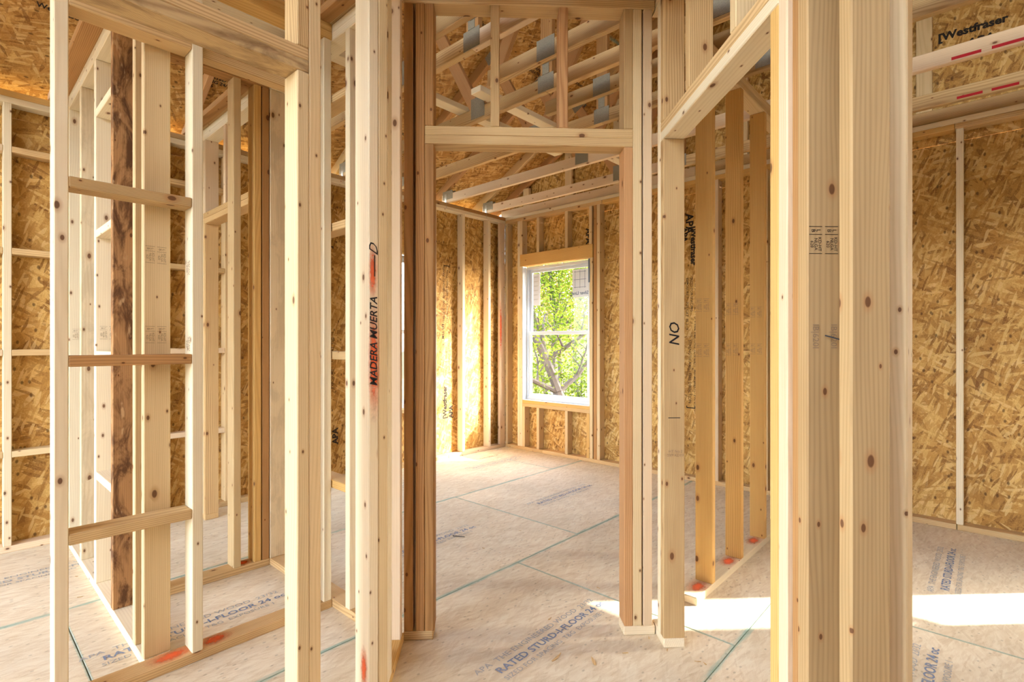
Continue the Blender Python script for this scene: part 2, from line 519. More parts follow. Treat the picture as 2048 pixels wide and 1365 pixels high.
board(wr, 'sill_plate', XE, XS, 3.104, 4.046, WZ0 - T, WZ0, 'orange')
board(wr, 'sill_plate', XE, XS, 3.104, 4.046, WZ0 - 2 * T, WZ0 - T, 'syp')
for y0 in (4.008, 3.792, 3.389, 3.106):
    board(wr, 'cripple_stud', XE, XS, y0, y0 + T, T, WZ0 - 2 * T, 'orange' if y0 < 3.2 else 'spf')
for y0 in (4.046, 3.792, 3.389, 3.075):
    board(wr, 'cripple_stud', XE, XS, y0, y0 + T, WZ1 + .14, ZT0, 'spf')
board(wr, 'stud', XE, XS, 4.282, 4.318, T, ZT0, 'spf')
# narrow window framing, out toward the right
for a, b in ((SY1, SY1 + T), (SY0 - T, SY0), (SY1 + T, SY1 + 2 * T), (SY0 - 2 * T, SY0 - T)):
    board(wr, 'king_stud', XE, XS, a, b, T, ZT0, 'spf')
board(wr, 'header', XE, XE + 2 * T, SY0, SY1, WZ1, WZ1 + .14, 'orange')
board(wr, 'sill_plate', XE, XS, SY0, SY1, WZ0 - T, WZ0, 'syp')
ZP = 2.63
pan_wr = {}
ys = [4.41, WY1, WY0, 1.95, 0.95 - .22, -0.49, SY1, SY0, -2.72, -3.94, -5.0]
for i in range(len(ys) - 1):
    y1, y0 = ys[i], ys[i + 1]
    if (y0, y1) in ((WY0, WY1), (SY0, SY1)):
        sheath_x(wr, XS, y0, y1, -0.25, WZ0)
        sheath_x(wr, XS, y0, y1, WZ1, ZP)
    else:
        pan_wr[i] = sheath_x(wr, XS, y0, y1, -0.25, ZP)
yb = [4.41, 2.0, -0.44, -2.88, -5.0]
for i in range(4):
    sheath_x(wr, XS, yb[i + 1], yb[i], ZP, 2.85)

wb_ = root('wall_back', (2, YE, 0), 'long exterior stud wall under the eave with strand board sheathing and printed lettering', 'wall', kind='structure')
XL = -2.6
board(wb_, 'bottom_plate', XL, 1.05, YE, YSH, 0, T, 'pink')
board(wb_, 'bottom_plate', 1.053, 3.70, YE, YSH, 0, T, 'syp')
board(wb_, 'bottom_plate', 3.703, XS, YE, YSH, 0, T, 'pink')
board(wb_, 'top_plate', XL, 2.2, YE, YSH, ZT0, ZT1, 'pale')
board(wb_, 'top_plate', 2.203, XS, YE, YSH, ZT0, ZT1, 'pale')
board(wb_, 'top_plate', XL, 0.9, YE, YSH, ZT1, ZT2, 'orange')
board(wb_, 'top_plate', 0.903, 3.92, YE, YSH, ZT1, ZT2, 'grey')
board(wb_, 'top_plate', 3.923, XS, YE, YSH, ZT1, ZT2, 'brown')
xs_list = [4.324 - 0.4064 * k for k in range(17)]
NX0, NX1 = 2.60, 3.38                  # window in this wall, hidden from the hall by its left partition
for x in xs_list:
    if abs(x - 1.27) > .1 and not (NX0 - .03 < x < NX1 + .03):
        board(wb_, 'stud', x - T / 2, x + T / 2, YE, YSH, T, ZT0, 'pale' if x < 1 or x > 3.4 else 'spf')
cs_ = corner_stud = board(wb_, 'stud', 4.498, 4.588, YE, YE + T, T, ZT0, 'pink')
patch(corner_stud, .05, .75, (4.512, YE, 1.42), EX, EZ)
# flat blocking rows between studs behind the closets
BZ = (0.585, 1.195, 1.805, 2.415)
for i, x in enumerate(xs_list):
    x0, x1 = x + T / 2, x + 0.4064 - T / 2
    if -0.7 < x < 1.3:
        for z in BZ:
            board(wb_, 'blocking', x0, x1, YE, YSH, z - T / 2, z + T / 2, rnd.choice(['pink', 'spf', 'syp']))
xb = [-2.6, -0.39, 0.83, 2.05, NX0, NX1, 4.49, XS]
pan_wb = []
for i in range(len(xb) - 1):
    if xb[i] == NX0:
        pan_wb.append(sheath_y(wb_, YSH, NX0, NX1, -0.25, WZ0))
        sheath_y(wb_, YSH, NX0, NX1, WZ1, ZP)
    else:
        pan_wb.append(sheath_y(wb_, YSH, xb[i], xb[i + 1], -0.25, ZP))
for a, b in ((NX0 - T, NX0), (NX1, NX1 + T)):
    board(wb_, 'king_stud', a, b, YE, YSH, T, ZT0, 'spf')
board(wb_, 'header', NX0, NX1, YE, YE + 2 * T, WZ1, WZ1 + .14, 'orange')
board(wb_, 'sill_plate', NX0, NX1, YE, YSH, WZ0 - T, WZ0, 'syp')
xb = [-2.6, 0.84, 3.28, XS]
for i in range(3):
    sheath_y(wb_, YSH, xb[i], xb[i + 1], ZP, 2.77)

# mill printing on the sheathing, reading up the wall
def mill(par, x, y, z, right, out, mat='ink', k=1.0):
    """lettering block whose lines run up the wall from z"""
    side = Vector(right); up = Vector(out).cross(side)
    def ln(body, size, dz, ds, bold=0.0, align='LEFT', m=None):
        text(par, body, size * k, Vector((x, y, z)) + side * (dz * k) + up * (ds * k), side, up, m or mat, align=align, bold=bold)
    ln('[Westfraser', 0.085, 0.0, 0.0, 0.003)
    ln('APA', 0.085, 0.0, -0.10, 0.003)
    ln('WALL SHEATHING  24/16', 0.040, 0.55, 0.03)
    ln('SIZED FOR SPACING', 0.040, 0.55, -0.02)
    ln('EXPOSURE 1   7/16 CAT  PS 2-18', 0.040, 0.55, -0.07)
    ln('MILL 553', 0.050, 1.02, 0.03, 0.001)
    ln('THIS SIDE OUT  ENGINEERED PANEL', 0.044, 1.22, 0.02)
    ln('STRENGTH AXIS  THIS DIRECTION', 0.044, 1.22, -0.04)
    ln(']', 0.11, 1.93, -0.02)
mill(pan_wb[3], 2.33, YSH, 0.33, EZ, -EY, k=.92)
mill(pan_wb[5], 3.72, YSH, 0.42, EZ, -EY, k=.86)
mill(pan_wb[1], -0.05, YSH, 0.5, EZ, -EY, k=.9)
mill(pan_wr[2], XS, 2.02, 2.33, -EZ, -EX, k=.86)
text(pan_wr[2], 'APA', 0.10, (XS, 2.06, 2.36), -EZ, EX.cross(EZ), 'ink', bold=0.003)
text(pan_wr[2], 'APA', 0.09, (XS, 3.18, 2.40), -EZ, EX.cross(EZ), 'ink', bold=0.003)

# unseen walls behind the camera and to the left, added to shape the daylight
def far_wall(name, label, along, at, spans, ops):
    r = root(name, (at, 0, 0) if along == 'y' else (0, at, 0), label, 'wall', kind='structure')
    a0, a1 = spans
    cuts = sorted([a0, a1] + [c for o in ops for c in o[:2]])
    for p, q in zip(cuts, cuts[1:]):
        op = [o for o in ops if abs(o[0] - p) < 1e-6]
        zs = [(0, op[0][2]), (op[0][3], 2.85)] if op else [(0, 2.85)]
        for z0, z1 in zs:
            if z1 - z0 > .05:
                if along == 'y': board(r, 'osb_panel', at - .011, at, p, q, z0, z1, 'osb')
                else: board(r, 'osb_panel', p, q, at - .011, at, z0, z1, 'osb')
    n = int((a1 - a0) / .4064)
    for k in range(n + 1):
        c = a0 + .02 + k * .4064
        if not any(o[0] - .02 < c < o[1] + .02 for o in ops):
            if along == 'y': board(r, 'stud', at, at + W, c, c + T, T, ZT0, 'spf')
            else: board(r, 'stud', c, c + T, at, at + W, T, ZT0, 'spf')
    if along == 'y': board(r, 'top_plate', at, at + W, a0, a1, ZT0, ZT2, 'spf')
    else: board(r, 'top_plate', a0, a1, at, at + W, ZT0, ZT2, 'spf')
    return r
far_wall('wall_left', 'unseen sheathed wall of the left room with a wide opening added for daylight', 'y', -2.6, (-5.0, 4.40), [(1.0, 4.2, 0.0, 2.5)])
far_wall('wall_front', 'unseen plain sheathed wall added behind the hall to hold back light', 'x', -5.0, (-2.6, 4.6), [])

# ------------------------------------------------------------------ windows
board_ = board
def window(name, y0, y1, z0, z1, label, sticker=False, back=False):
    # back: the same unit set in the wall under the eave, where it runs along X
    D = YE - XE if back else 0.0
    def board(par, nm, x0, x1, a0, a1, c0, c1, mat, bev=.003):
        if back:
            return board_(par, nm, a0, a1, x0 + D, x1 + D, c0, c1, mat, bev=bev)
        return board_(par, nm, x0, x1, a0, a1, c0, c1, mat, bev=bev)
    r = root(name, ((y0 + y1) / 2, YE + .05, z0) if back else (XE + .05, (y0 + y1) / 2, z0), label, 'window', kind='structure')
    xo, xi = XS + 0.030, XE + 0.070       # outer / inner faces of the frame
    fw = 0.034
    def fr(par, nm, x0, x1, a0, a1, c0, c1, w, mat='vinyl'):
        out = []
        out.append(board(par, nm + '_rail', x0, x1, a0, a1, c1 - w, c1, mat))
        out.append(board(par, nm + '_rail', x0, x1, a0, a1, c0, c0 + w, mat))
        out.append(board(par, nm + '_stile', x0, x1, a0, a0 + w, c0 + w, c1 - w, mat))
        out.append(board(par, nm + '_stile', x0, x1, a1 - w, a1, c0 + w, c1 - w, mat))
        return out
    fr(r, 'frame', xi, xo, y0 + .008, y1 - .008, z0 + .004, z1 - .008, fw)
    zm = (z0 + z1) / 2 + 0.0
    a0, a1 = y0 + .044, y1 - .044
    fr(r, 'upper_sash', xo - .030, xo - .008, a0, a1, zm - .018, z1 - .044, .034)
    fr(r, 'lower_sash', xi + .003, xo - .031, a0 - .002, a1 + .002, z0 + .036, zm + .018, .040)
    g1 = board(r, 'pane', xo - .021, xo - .017, a0 + .03, a1 - .03, zm + .012, z1 - .074, 'glass', bev=0)
    board(r, 'pane', xi + .007, xi + .011, a0 + .028, a1 - .028, z0 + .08, zm - .018, 'glass', bev=0)
    for t in (.33, .66):
        yk = a0 + (a1 - a0) * t
        board(r, 'sash_lock', xi + .004, xi + .018, yk - .024, yk + .024, zm + .018, zm + .030, 'vinyl')
    if sticker:
        xg = xo - .0215
        # energy label (left) and maker's label (right) stuck on the outside of the upper pane
        yl = a1 - .036
        o = board(r, 'sticker', xg - .0006, xg, yl - .11, yl, z1 - .46, z1 - .092, 'sticker', bev=0)
        for q in range(6):
            text(o, 'ENERGY', 0.018, (xg - .0006, yl - .05, z1 - .13 - q * .052), -EY, EZ, 'bluefade', name='sticker_print')
        yr = a0 + .036
        o = board(r, 'sticker', xg - .0006, xg, yr, yr + .21, z1 - .40, z1 - .092, 'sticker', bev=0)
        xx = xg - .0006
        text(o, 'Silver Line', 0.052, (xx - .0022, yr + .105, z1 - .355), EY, EZ, 'stickblue', name='sticker_print', bold=.001).matrix_basis
        for q in range(3):
            yk = yr + .045 + q * .065
            board(o, 'sticker_print', xx - .0006, xx, yk - .002, yk + .002, z1 - .30, z1 - .105, 'stickblue', bev=0)
            zk = z1 - .12 - q * .085
            board(o, 'sticker_print', xx - .0006, xx, yr + .03, yr + .19, zk - .002, zk + .002, 'stickblue', bev=0)
        # flashing tape lapping the jambs
        board(r, 'flashing_tape', XE + .002, xi, y1 - .006, y1 - .001, z0, z1, 'wrap', bev=0)
        board(r, 'flashing_tape', XE + .002, xi, y0 + .001, y0 + .006, z0 + .15, z1 - .26, 'wrap', bev=0)
        board(r, 'flashing_tape', XE - .003, xi, y0 - .004, y0 + .014, z1 - .26, z1 - .01, 'tape', bev=0)
        board(r, 'flashing_tape', XE + .001, xi, y0 + .01, y1 - .01, z0 + .0005, z0 + .003, 'wrap', bev=0)
    return r
window('window_1', WY0, WY1, WZ0, WZ1, 'white vinyl double hung window with stickers, trees outside', True)
window('window_3', NX0, NX1, WZ0, WZ1, 'white vinyl window in the back wall, beside the sunlit corner', back=True)
window('window_2', SY0, SY1, WZ0, WZ1, 'narrow white vinyl window further along the sheathed wall')

# ================================================================== STUD PARTITIONS
def partition(loc, label):
    return root('stud_partition', loc, label, 'partition')

STAMP = 'KD-HT\nNLGA\n620'
def stamp(par, loc, right, up, mat='ink', size=.011, two=True):
    """mill grade stamps side by side across the face: a boxed block of three lines with a heading"""
    r = Vector(right).normalized(); u = Vector(up).normalized(); n = r.cross(u)
    for k in ((-1, 1) if two else (0,)):
        c = Vector(loc) + u * (k * size * 1.75)
        text(par, STAMP, size, c + r * size * 1.2, r, u, mat, name='grade_stamp', spacing=.85)
        text(par, 'L\nB', size * 1.25, c - r * size * 1.7, r, u, mat, name='grade_stamp', spacing=.9)
        for q in (-2.6, -.9, 3.2):
            p0 = c + r * (q * size) - u * size * 1.4; p1 = c + r * (q * size) + u * size * 1.4
            beam(par, 'grade_stamp', p0 + n * .0006, p1 + n * .0006, size * .1, .0008, n, mat, bev=0)

# --- front closet partition (along X at Y 2.30)
pf = partition((0.6, 2.30, 0), 'stud partition with ladder-like flat blocks between two studs and orange paint on its plate')
F0, F1 = 2.300, 2.300 + W
fplate = board(pf, 'bottom_plate', -1.2, 1.247, F0, F1, 0, T, 'syp')
board(pf, 'top_plate', -1.2, 1.247, F0, F1, ZT0, ZT1, 'orange')
board(pf, 'top_plate', -1.2, 1.247, F0, F1, ZT1, ZT2, 'orange')
fa = board(pf, 'stud', 0.249, 0.288, F0, F1, T, ZT0, 'pale')
fb = board(pf, 'stud', 0.658, 0.697, F0, F1, T, ZT0, 'pale')
board(pf, 'stud', -0.157, -0.119, F0, F1, T, ZT0, 'spf')
board(pf, 'stud', -0.563, -0.525, F0, F1, T, ZT0, 'spf')
board(pf, 'stud', 1.064, 1.102, F0, F1, T, ZT0, 'spf')
board(pf, 'stud', 1.204, 1.243, F0, F1, T, ZT0, 'pale')
for z, m in zip((0.585, 1.192, 1.803, 2.422), ('syp', 'brown', 'grey', 'syp')):
    board(pf, 'blocking', 0.288, 0.658, F0, F1, z - T / 2, z + T / 2, m)
    board(pf, 'blocking', 0.697, 1.064, F0 + .03, F1, z - T / 2, z + T / 2, m) if z > 2.3 else None
for x, w_ in ((0.60, .18), (0.755, .13)):
    patch(fplate, w_, .088, (x, F0 + .045, T), EX, EY)

# --- partition between left room and closets (along Y at X 0.52)
pb = partition((0.565, 3.3, 0), 'side-on stud partition with one dark bark-stained stud, between the left room and the closets')
B0, B1 = 0.520, 0.609
board(pb, 'bottom_plate', B0, B1, F1, YE, 0, T, 'pale')
board(pb, 'top_plate', B0, B1, F1, YE, ZT0, ZT1, 'pale')
board(pb, 'top_plate', B0, B1, F1, YE, ZT1, ZT2, 'pale')
bs = []
for y0, m in ((2.392, 'spf'), (2.530, 'spf'), (2.935, 'stain'), (3.328, 'pale'), (3.742, 'blotch'), (4.160, 'pale'), (4.281, 'pale')):
    bs.append(board(pb, 'stud', B0, B1, y0, y0 + T, T, ZT0, m))
for z in (0.585, 1.195, 1.805, 2.415):
    board(pb, 'blocking', B0, B1, 2.935 + T, 3.328, z - T / 2, z + T / 2, 'pale')
nail_b = board(pb, 'ceiling_backing', 0.44, 0.58, F1, YE, ZT2, ZT2 + T, 'brown')
stamp(bs[0], (0.560, 2.392, 1.29), -EZ, EX, 'inkfade')
stamp(bs[0], (0.560, 2.392, 1.60), -EZ, EX, 'inkfade')
stamp(bs[3], (0.572, 3.328, 1.31), -EZ, EX, 'inkfade')
stamp(bs[5], (0.572, 4.160, 1.31), -EZ, EX, 'inkfade')
text(fb, STAMP, .02, (0.658, F0 + .045, 1.55), -EZ, -EY, 'inkfade', name='grade_stamp', spacing=.8)
text(fb, STAMP, .02, (0.658, F0 + .045, 1.25), -EZ, -EY, 'inkfade', name='grade_stamp', spacing=.8)

# --- partition between the two closets (along X at Y 3.0)
pc = partition((0.93, 3.0, 0), 'short stud partition between the two closets, with a doubled orange stud at its end')
C0, C1 = 3.000, 3.000 + W
cplate = board(pc, 'bottom_plate', B1, 1.247, C0, C1, 0, T, 'syp')
board(pc, 'top_plate', B1, 1.247, C0, C1, ZT0, ZT1, 'brown')
board(pc, 'top_plate', B1, 1.247, C0, C1, ZT1, ZT2, 'brown')
for x0, m in ((0.612, 'spf'), (1.056, 'spf'), (1.163, 'orange'), (1.207, 'brown')):
    board(pc, 'stud', x0, x0 + T, C0, C1, T, ZT0, m)
patch(cplate, .09, .08, (1.12, C0 + .045, T), EX, EY)

# --- partition dividing closets from the bedroom (along Y at X 1.248)
pw_ = partition((1.29, 3.0, 0), 'long stud partition with a doorway beyond the closets, bordering the bedroom with the window')
W0, W1 = 1.248, 1.337
board(pw_, 'bottom_plate', W0, W1, 1.95, 3.270, 0, T, 'syp')
board(pw_, 'bottom_plate', W0, W1, 4.080, YE, 0, T, 'syp')
board(pw_, 'top_plate', W0, W1, 1.95, YE, ZT0, ZT1, 'pale')
board(pw_, 'top_plate', W0, W1, 1.95, YE, ZT1, ZT2, 'pale')
board(pw_, 'ceiling_backing', 1.17, 1.335, 1.95, YE, ZT2, ZT2 + T, 'brown')
wstud = {}
for nm, y0, z1, m in (('stud', 2.146, ZT0, 'pale'), ('stud', 2.55, ZT0, 'spf'), ('stud', 2.992, ZT0, 'blotch'),
                      ('king_stud', 3.195, ZT0, 'pale'), ('jack_stud', 3.233, HD, 'pale'),
                      ('jack_stud', 4.080, HD, 'syp'), ('king_stud', 4.118, ZT0, 'pale')):
    wstud[y0] = board(pw_, nm, W0, W1, y0, y0 + T, T, z1, m)
board(pw_, 'header', W0, W1, 3.233, 4.118, HD, HD + T, 'syp')
board(pw_, 'header', W0, W1, 3.233, 4.118, HD + T, HD + 2 * T, 'syp')
for y0 in (3.235, 3.69, 4.078):
    board(pw_, 'cripple_stud', W0, W1, y0, y0 + T, HD + 2 * T, ZT0, 'pink')
for z, m in ((0.585, 'orange'), (1.195, 'syp'), (1.805, 'syp'), (2.415, 'syp')):
    board(pw_, 'blocking', W0, W1, 2.184, 2.55, z - T / 2, z + T / 2, m)

# --- near doorway on the left (along X at Y 1.566), its header crossing the top of the view
pg = partition((0.4, 1.6, 0), 'doorway framing with a heavy dark-streaked header and the stud marked in black marker over orange paint')
G0, G1 = 1.566, 1.566 + W
board(pg, 'bottom_plate', 0.734, 1.058, G0, G1, 0, T, 'syp')
board(pg, 'jack_stud', 0.734, 0.772, G0, G1, T, HD, 'spf')
board(pg, 'king_stud', 0.772, 0.811, G0, G1, T, ZT0, 'spf')
gm = board(pg, 'stud', 0.984, 1.0215, G0, G1, T, ZT0, 'pale')
board(pg, 'stud', 1.0225, 1.0595, G0, G1, T, ZT0, 'spf')
board(pg, 'header', -0.30, 0.771, G0, G1, HD, HD + T, 'streak')
board(pg, 'header', -0.30, 0.771, G0, G1, HD + T, HD + 2 * T, 'syp')
board(pg, 'bottom_plate', -1.3, -0.10, G0, G1, 0, T, 'syp')
board(pg, 'jack_stud', -0.138, -0.10, G0, G1, T, HD, 'spf')
board(pg, 'king_stud', -0.34, -0.302, G0, G1, T, ZT0, 'spf')
for x0 in (0.734, 0.33, -0.08):
    board(pg, 'cripple_stud', x0, x0 + T, G0, G1, HD + 2 * T, ZT0, 'syp')
board(pg, 'top_plate', -1.3, 1.058, G0, G1, ZT0, ZT1, 'spf')
board(pg, 'top_plate', -1.3, 1.058, G0, G1, ZT1, ZT2, 'spf')
patch(gm, .050, .42, (1.0027, G0, 1.19), EX, EZ)
patch(gm, .036, .20, (.999, G0, 1.50), EX, EZ)
text(gm, 'MADERA MUERTA', .040, (1.003, G0 - .0006, 1.105), EZ, -EX, 'marker', name='handwriting', align='LEFT', shear=.25, bold=.0006, sx=.95)
text(gm, '\u2014', .055, (1.003, G0 - .0006, 1.485), EZ, -EX, 'marker', name='handwriting', align='LEFT', bold=.0004, sx=1.3)
text(gm, 'D', .050, (1.003, G0 - .0006, 1.555), EZ, -EX, 'marker', name='handwriting', align='LEFT', shear=.5)
patch(gm, .05, .16, (.984, G0 + .03, .13), -EY, EZ)

# ---- hall at 45 degrees: u across, v along
UL, UR = -0.508 / R2, 1.010 / R2      # hall faces of the side walls
VF = 3.130 / R2                       # front face of the end wall
# left side of the hall
ph = partition(tuple(DU * UL + DV * (2.9 / R2)), 'short angled stud partition closing the left side of the hall beside the doorway')
ULb = UL - W
board(ph, 'bottom_plate', ULb, UL, 2.60 / R2 + .04, VF - .004, 0, T, 'orange', 'R')
board(ph, 'top_plate', ULb, UL, 2.60 / R2 + .09, VF - .004, ZT0, ZT1, 'spf', 'R')
board(ph, 'top_plate', ULb, UL, 2.60 / R2 + .09, VF - .004, ZT1, ZT2, 'spf', 'R')
board(ph, 'nailer', UL - .022, UL, 2.640 / R2, 2.745 / R2, T, ZT0, 'pale', 'R')
hl_last = board(ph, 'stud', ULb, UL - .003, 3.041 / R2, 3.041 / R2 + T, T, ZT0, 'pink', 'R')
board(ph, 'stud', ULb, UL - .03, 2.80 / R2, 2.80 / R2 + T, T, ZT0, 'spf', 'R')

# end wall of the hall with the doorway
pd = partition(tuple(DU * .17 + DV * VF), 'doorway partition squarely facing the hall, two cripple studs above its doubled header')
VB = VF + W
uj0, uj1 = -0.2338, 0.5773            # opening
board(pd, 'bottom_plate', UL - .003, uj0 - .004, VF, VB, 0, T, 'syp', 'R')
board(pd, 'bottom_plate', uj1 - .002, 0.7115, VF, VB, 0, T, 'pale', 'R')
for nm, u0, z1, m in (('stud', -0.3600, ZT0, 'brown'), ('king_stud', -0.3108, ZT0, 'brown'), ('jack_stud', uj0 - T, HD, 'brown'),
                      ('jack_stud', uj1, HD, 'red'), ('king_stud', uj1 + T + .0004, ZT0, 'spf'), ('stud', 0.6605, ZT0, 'pink')):
    board(pd, nm, u0, u0 + T, VF, VB, T, z1, m, 'R')
board(pd, 'header', uj0 - T, uj1 + T, VF, VB, HD, HD + T, 'syp', 'R')
board(pd, 'header', uj0 - T, uj1 + T, VF, VB, HD + T, HD + 2 * T, 'syp', 'R')
for u0, m in ((uj0 - T, 'brown'), (0.005, 'grey'), (0.297, 'red'), (uj1, 'grey')):
    board(pd, 'cripple_stud', u0, u0 + T, VF, VB, HD + 2 * T, ZT0, m, 'R')
board(pd, 'top_plate', UL - .003, 0.7115, VF, VB, ZT0, ZT1, 'syp', 'R')
board(pd, 'top_plate', UL - .003, 0.7115, VF, VB, ZT1, ZT2, 'syp', 'R')

# right side of the hall with its own doorway
pr = partition(tuple(DU * UR + DV * 1.6), 'angled hall partition with a doorway, tall header overhead and bundled studs in the foreground')
URb = UR + W
sv = lambda s: s / R2
board(pr, 'bottom_plate', UR + .002, URb, sv(2.990), VB - .03, 0, T, 'pale', 'R')
hj = board(pr, 'jack_stud', UR, URb, sv(2.990), sv(2.990) + T, T, HD, 'grey', 'R')
board(pr, 'king_stud', UR, URb, sv(2.990) + T, sv(2.990) + 2 * T, T, ZT0, 'pale', 'R')
board(pr, 'header', UR, URb, sv(1.785), sv(2.990) + T, HD, HD + T, 'pale', 'R')
board(pr, 'header', UR, URb, sv(1.785), sv(2.990) + T, HD + T, HD + 2 * T, 'syp', 'R')
for s0, m in ((2.990, 'syp'), (2.600, 'syp'), (2.1, 'spf')):
    board(pr, 'cripple_stud', UR, URb, sv(s0), sv(s0) + T, HD + 2 * T, ZT0, m, 'R')
board(pr, 'top_plate', UR, URb, sv(1.30), VF + .06, ZT0, ZT1, 'spf', 'R')
board(pr, 'top_plate', UR, URb, sv(1.30), VF + .06, ZT1, ZT2, 'spf', 'R')
board(pr, 'bottom_plate', UR, URb, sv(1.40), sv(1.839), 0, T, 'syp', 'R')
board(pr, 'jack_stud', UR, URb, sv(1.785), sv(1.785) + T, T, HD, 'orange', 'R')
board(pr, 'king_stud', UR, URb, sv(1.731), sv(1.731) + T - .0004, T, ZT0, 'pink', 'R')
board(pr, 'stud', UR + .012, URb - .012, sv(1.672), sv(1.730), T, ZT0, 'brown', 'R')
p1 = board(pr, 'stud', UR, URb, sv(1.6166), sv(1.6166) + T, T, ZT0, 'dkbrown', 'R')
p2 = board(pr, 'stud', UR, URb - .008, sv(1.415), sv(1.415) + T, T, ZT0, 'dkbrown', 'R')
# grade stamps, handwriting, a nail left in the stud face
def on_near(u, s, z):
    return DU * u + DV * sv(s) + EZ * z
stamp(p1, on_near(UR + .037, 1.6166, 1.49), -EZ, DU, 'ink', .0105)
text(p1, 'IB|620I', .020, on_near(UR + .018, 1.6166, 1.27), -EZ, DU, 'inkfade', name='grade_stamp')
text(p1, 'IB|620I', .020, on_near(UR + .060, 1.6166, 1.27), -EZ, DU, 'inkfade', name='grade_stamp')
beam(p1, 'nail', on_near(UR + .040, 1.6166, 1.272) - DV * .001, on_near(UR + .066, 1.6166, 1.262) - DV * .018, .003, .003, EZ, 'nail', bev=0)
text(hj, 'NO', .060, on_near(UR + .047, 2.990, 1.290), EZ, -DU, 'marker', name='handwriting', shear=.2, bold=.0004)
text(hj, 'HT No.2\nSYP KD19', .016, on_near(UR + .05, 2.990, .80), DU, EZ, 'inkfade', name='grade_stamp')
board(hj, 'bracket_line', UR + .02, UR + .07, sv(2.990) - .0008, sv(2.990), .945, .948, 'marker', 'R', bev=0)

# --- end stud of the wall that runs off to the right beside the camera
ps = partition((1.355, .1, 0), 'partition end with a greenish-edged stud at the foreground corner by the right room')
board(ps, 'stud', 1.325, 1.414, .124, .162, T, ZT0, 'spf')
board(ps, 'stud', 1.312, 1.401, -.300, -.262, T, ZT0, 'spf')
board(ps, 'bottom_plate', 1.312, 1.401, -1.2, .165, 0, T, 'syp')
board(ps, 'top_plate', 1.312, 1.401, -1.2, .124, ZT0, ZT1, 'spf')
board(ps, 'top_plate', 1.312, 1.401, -1.2, .124, ZT1, ZT2, 'spf')

# --- partition between the bedroom and the right room (along X at Y 1.03)
pq = partition((3.3, 1.07, 0), 'row of broadside studs on a low plate seen through the right doorway')
Q0, Q1 = 1.030, 1.030 + W
qplate = board(pq, 'bottom_plate', 2.425, XE, Q0, Q1, 0, T, 'pale')
board(pq, 'top_plate', 2.32, XE, Q0, Q1, ZT0, ZT1, 'spf')
board(pq, 'top_plate', 2.32, XE, Q0, Q1, ZT1, ZT2, 'spf')
for k in range(5):
    x0 = 2.614 + .4115 * k
    if x0 < 4.5:
        q = board(pq, 'stud', x0, x0 + T, Q0, Q1, T, ZT0, 'orange' if k < 3 else 'spf')  # first studs in orange lumber: warm light put into their colour
        if k < 3:
            patch(qplate, .17, .088, (x0 - .07, Q0 + .045, T), EX, EY)
            stamp(q, (x0, Q0 + .05, 1.45), -EZ, -EY, 'inkfade')
            stamp(q, (x0, Q0 + .05, 1.22), -EZ, -EY, 'inkfade')

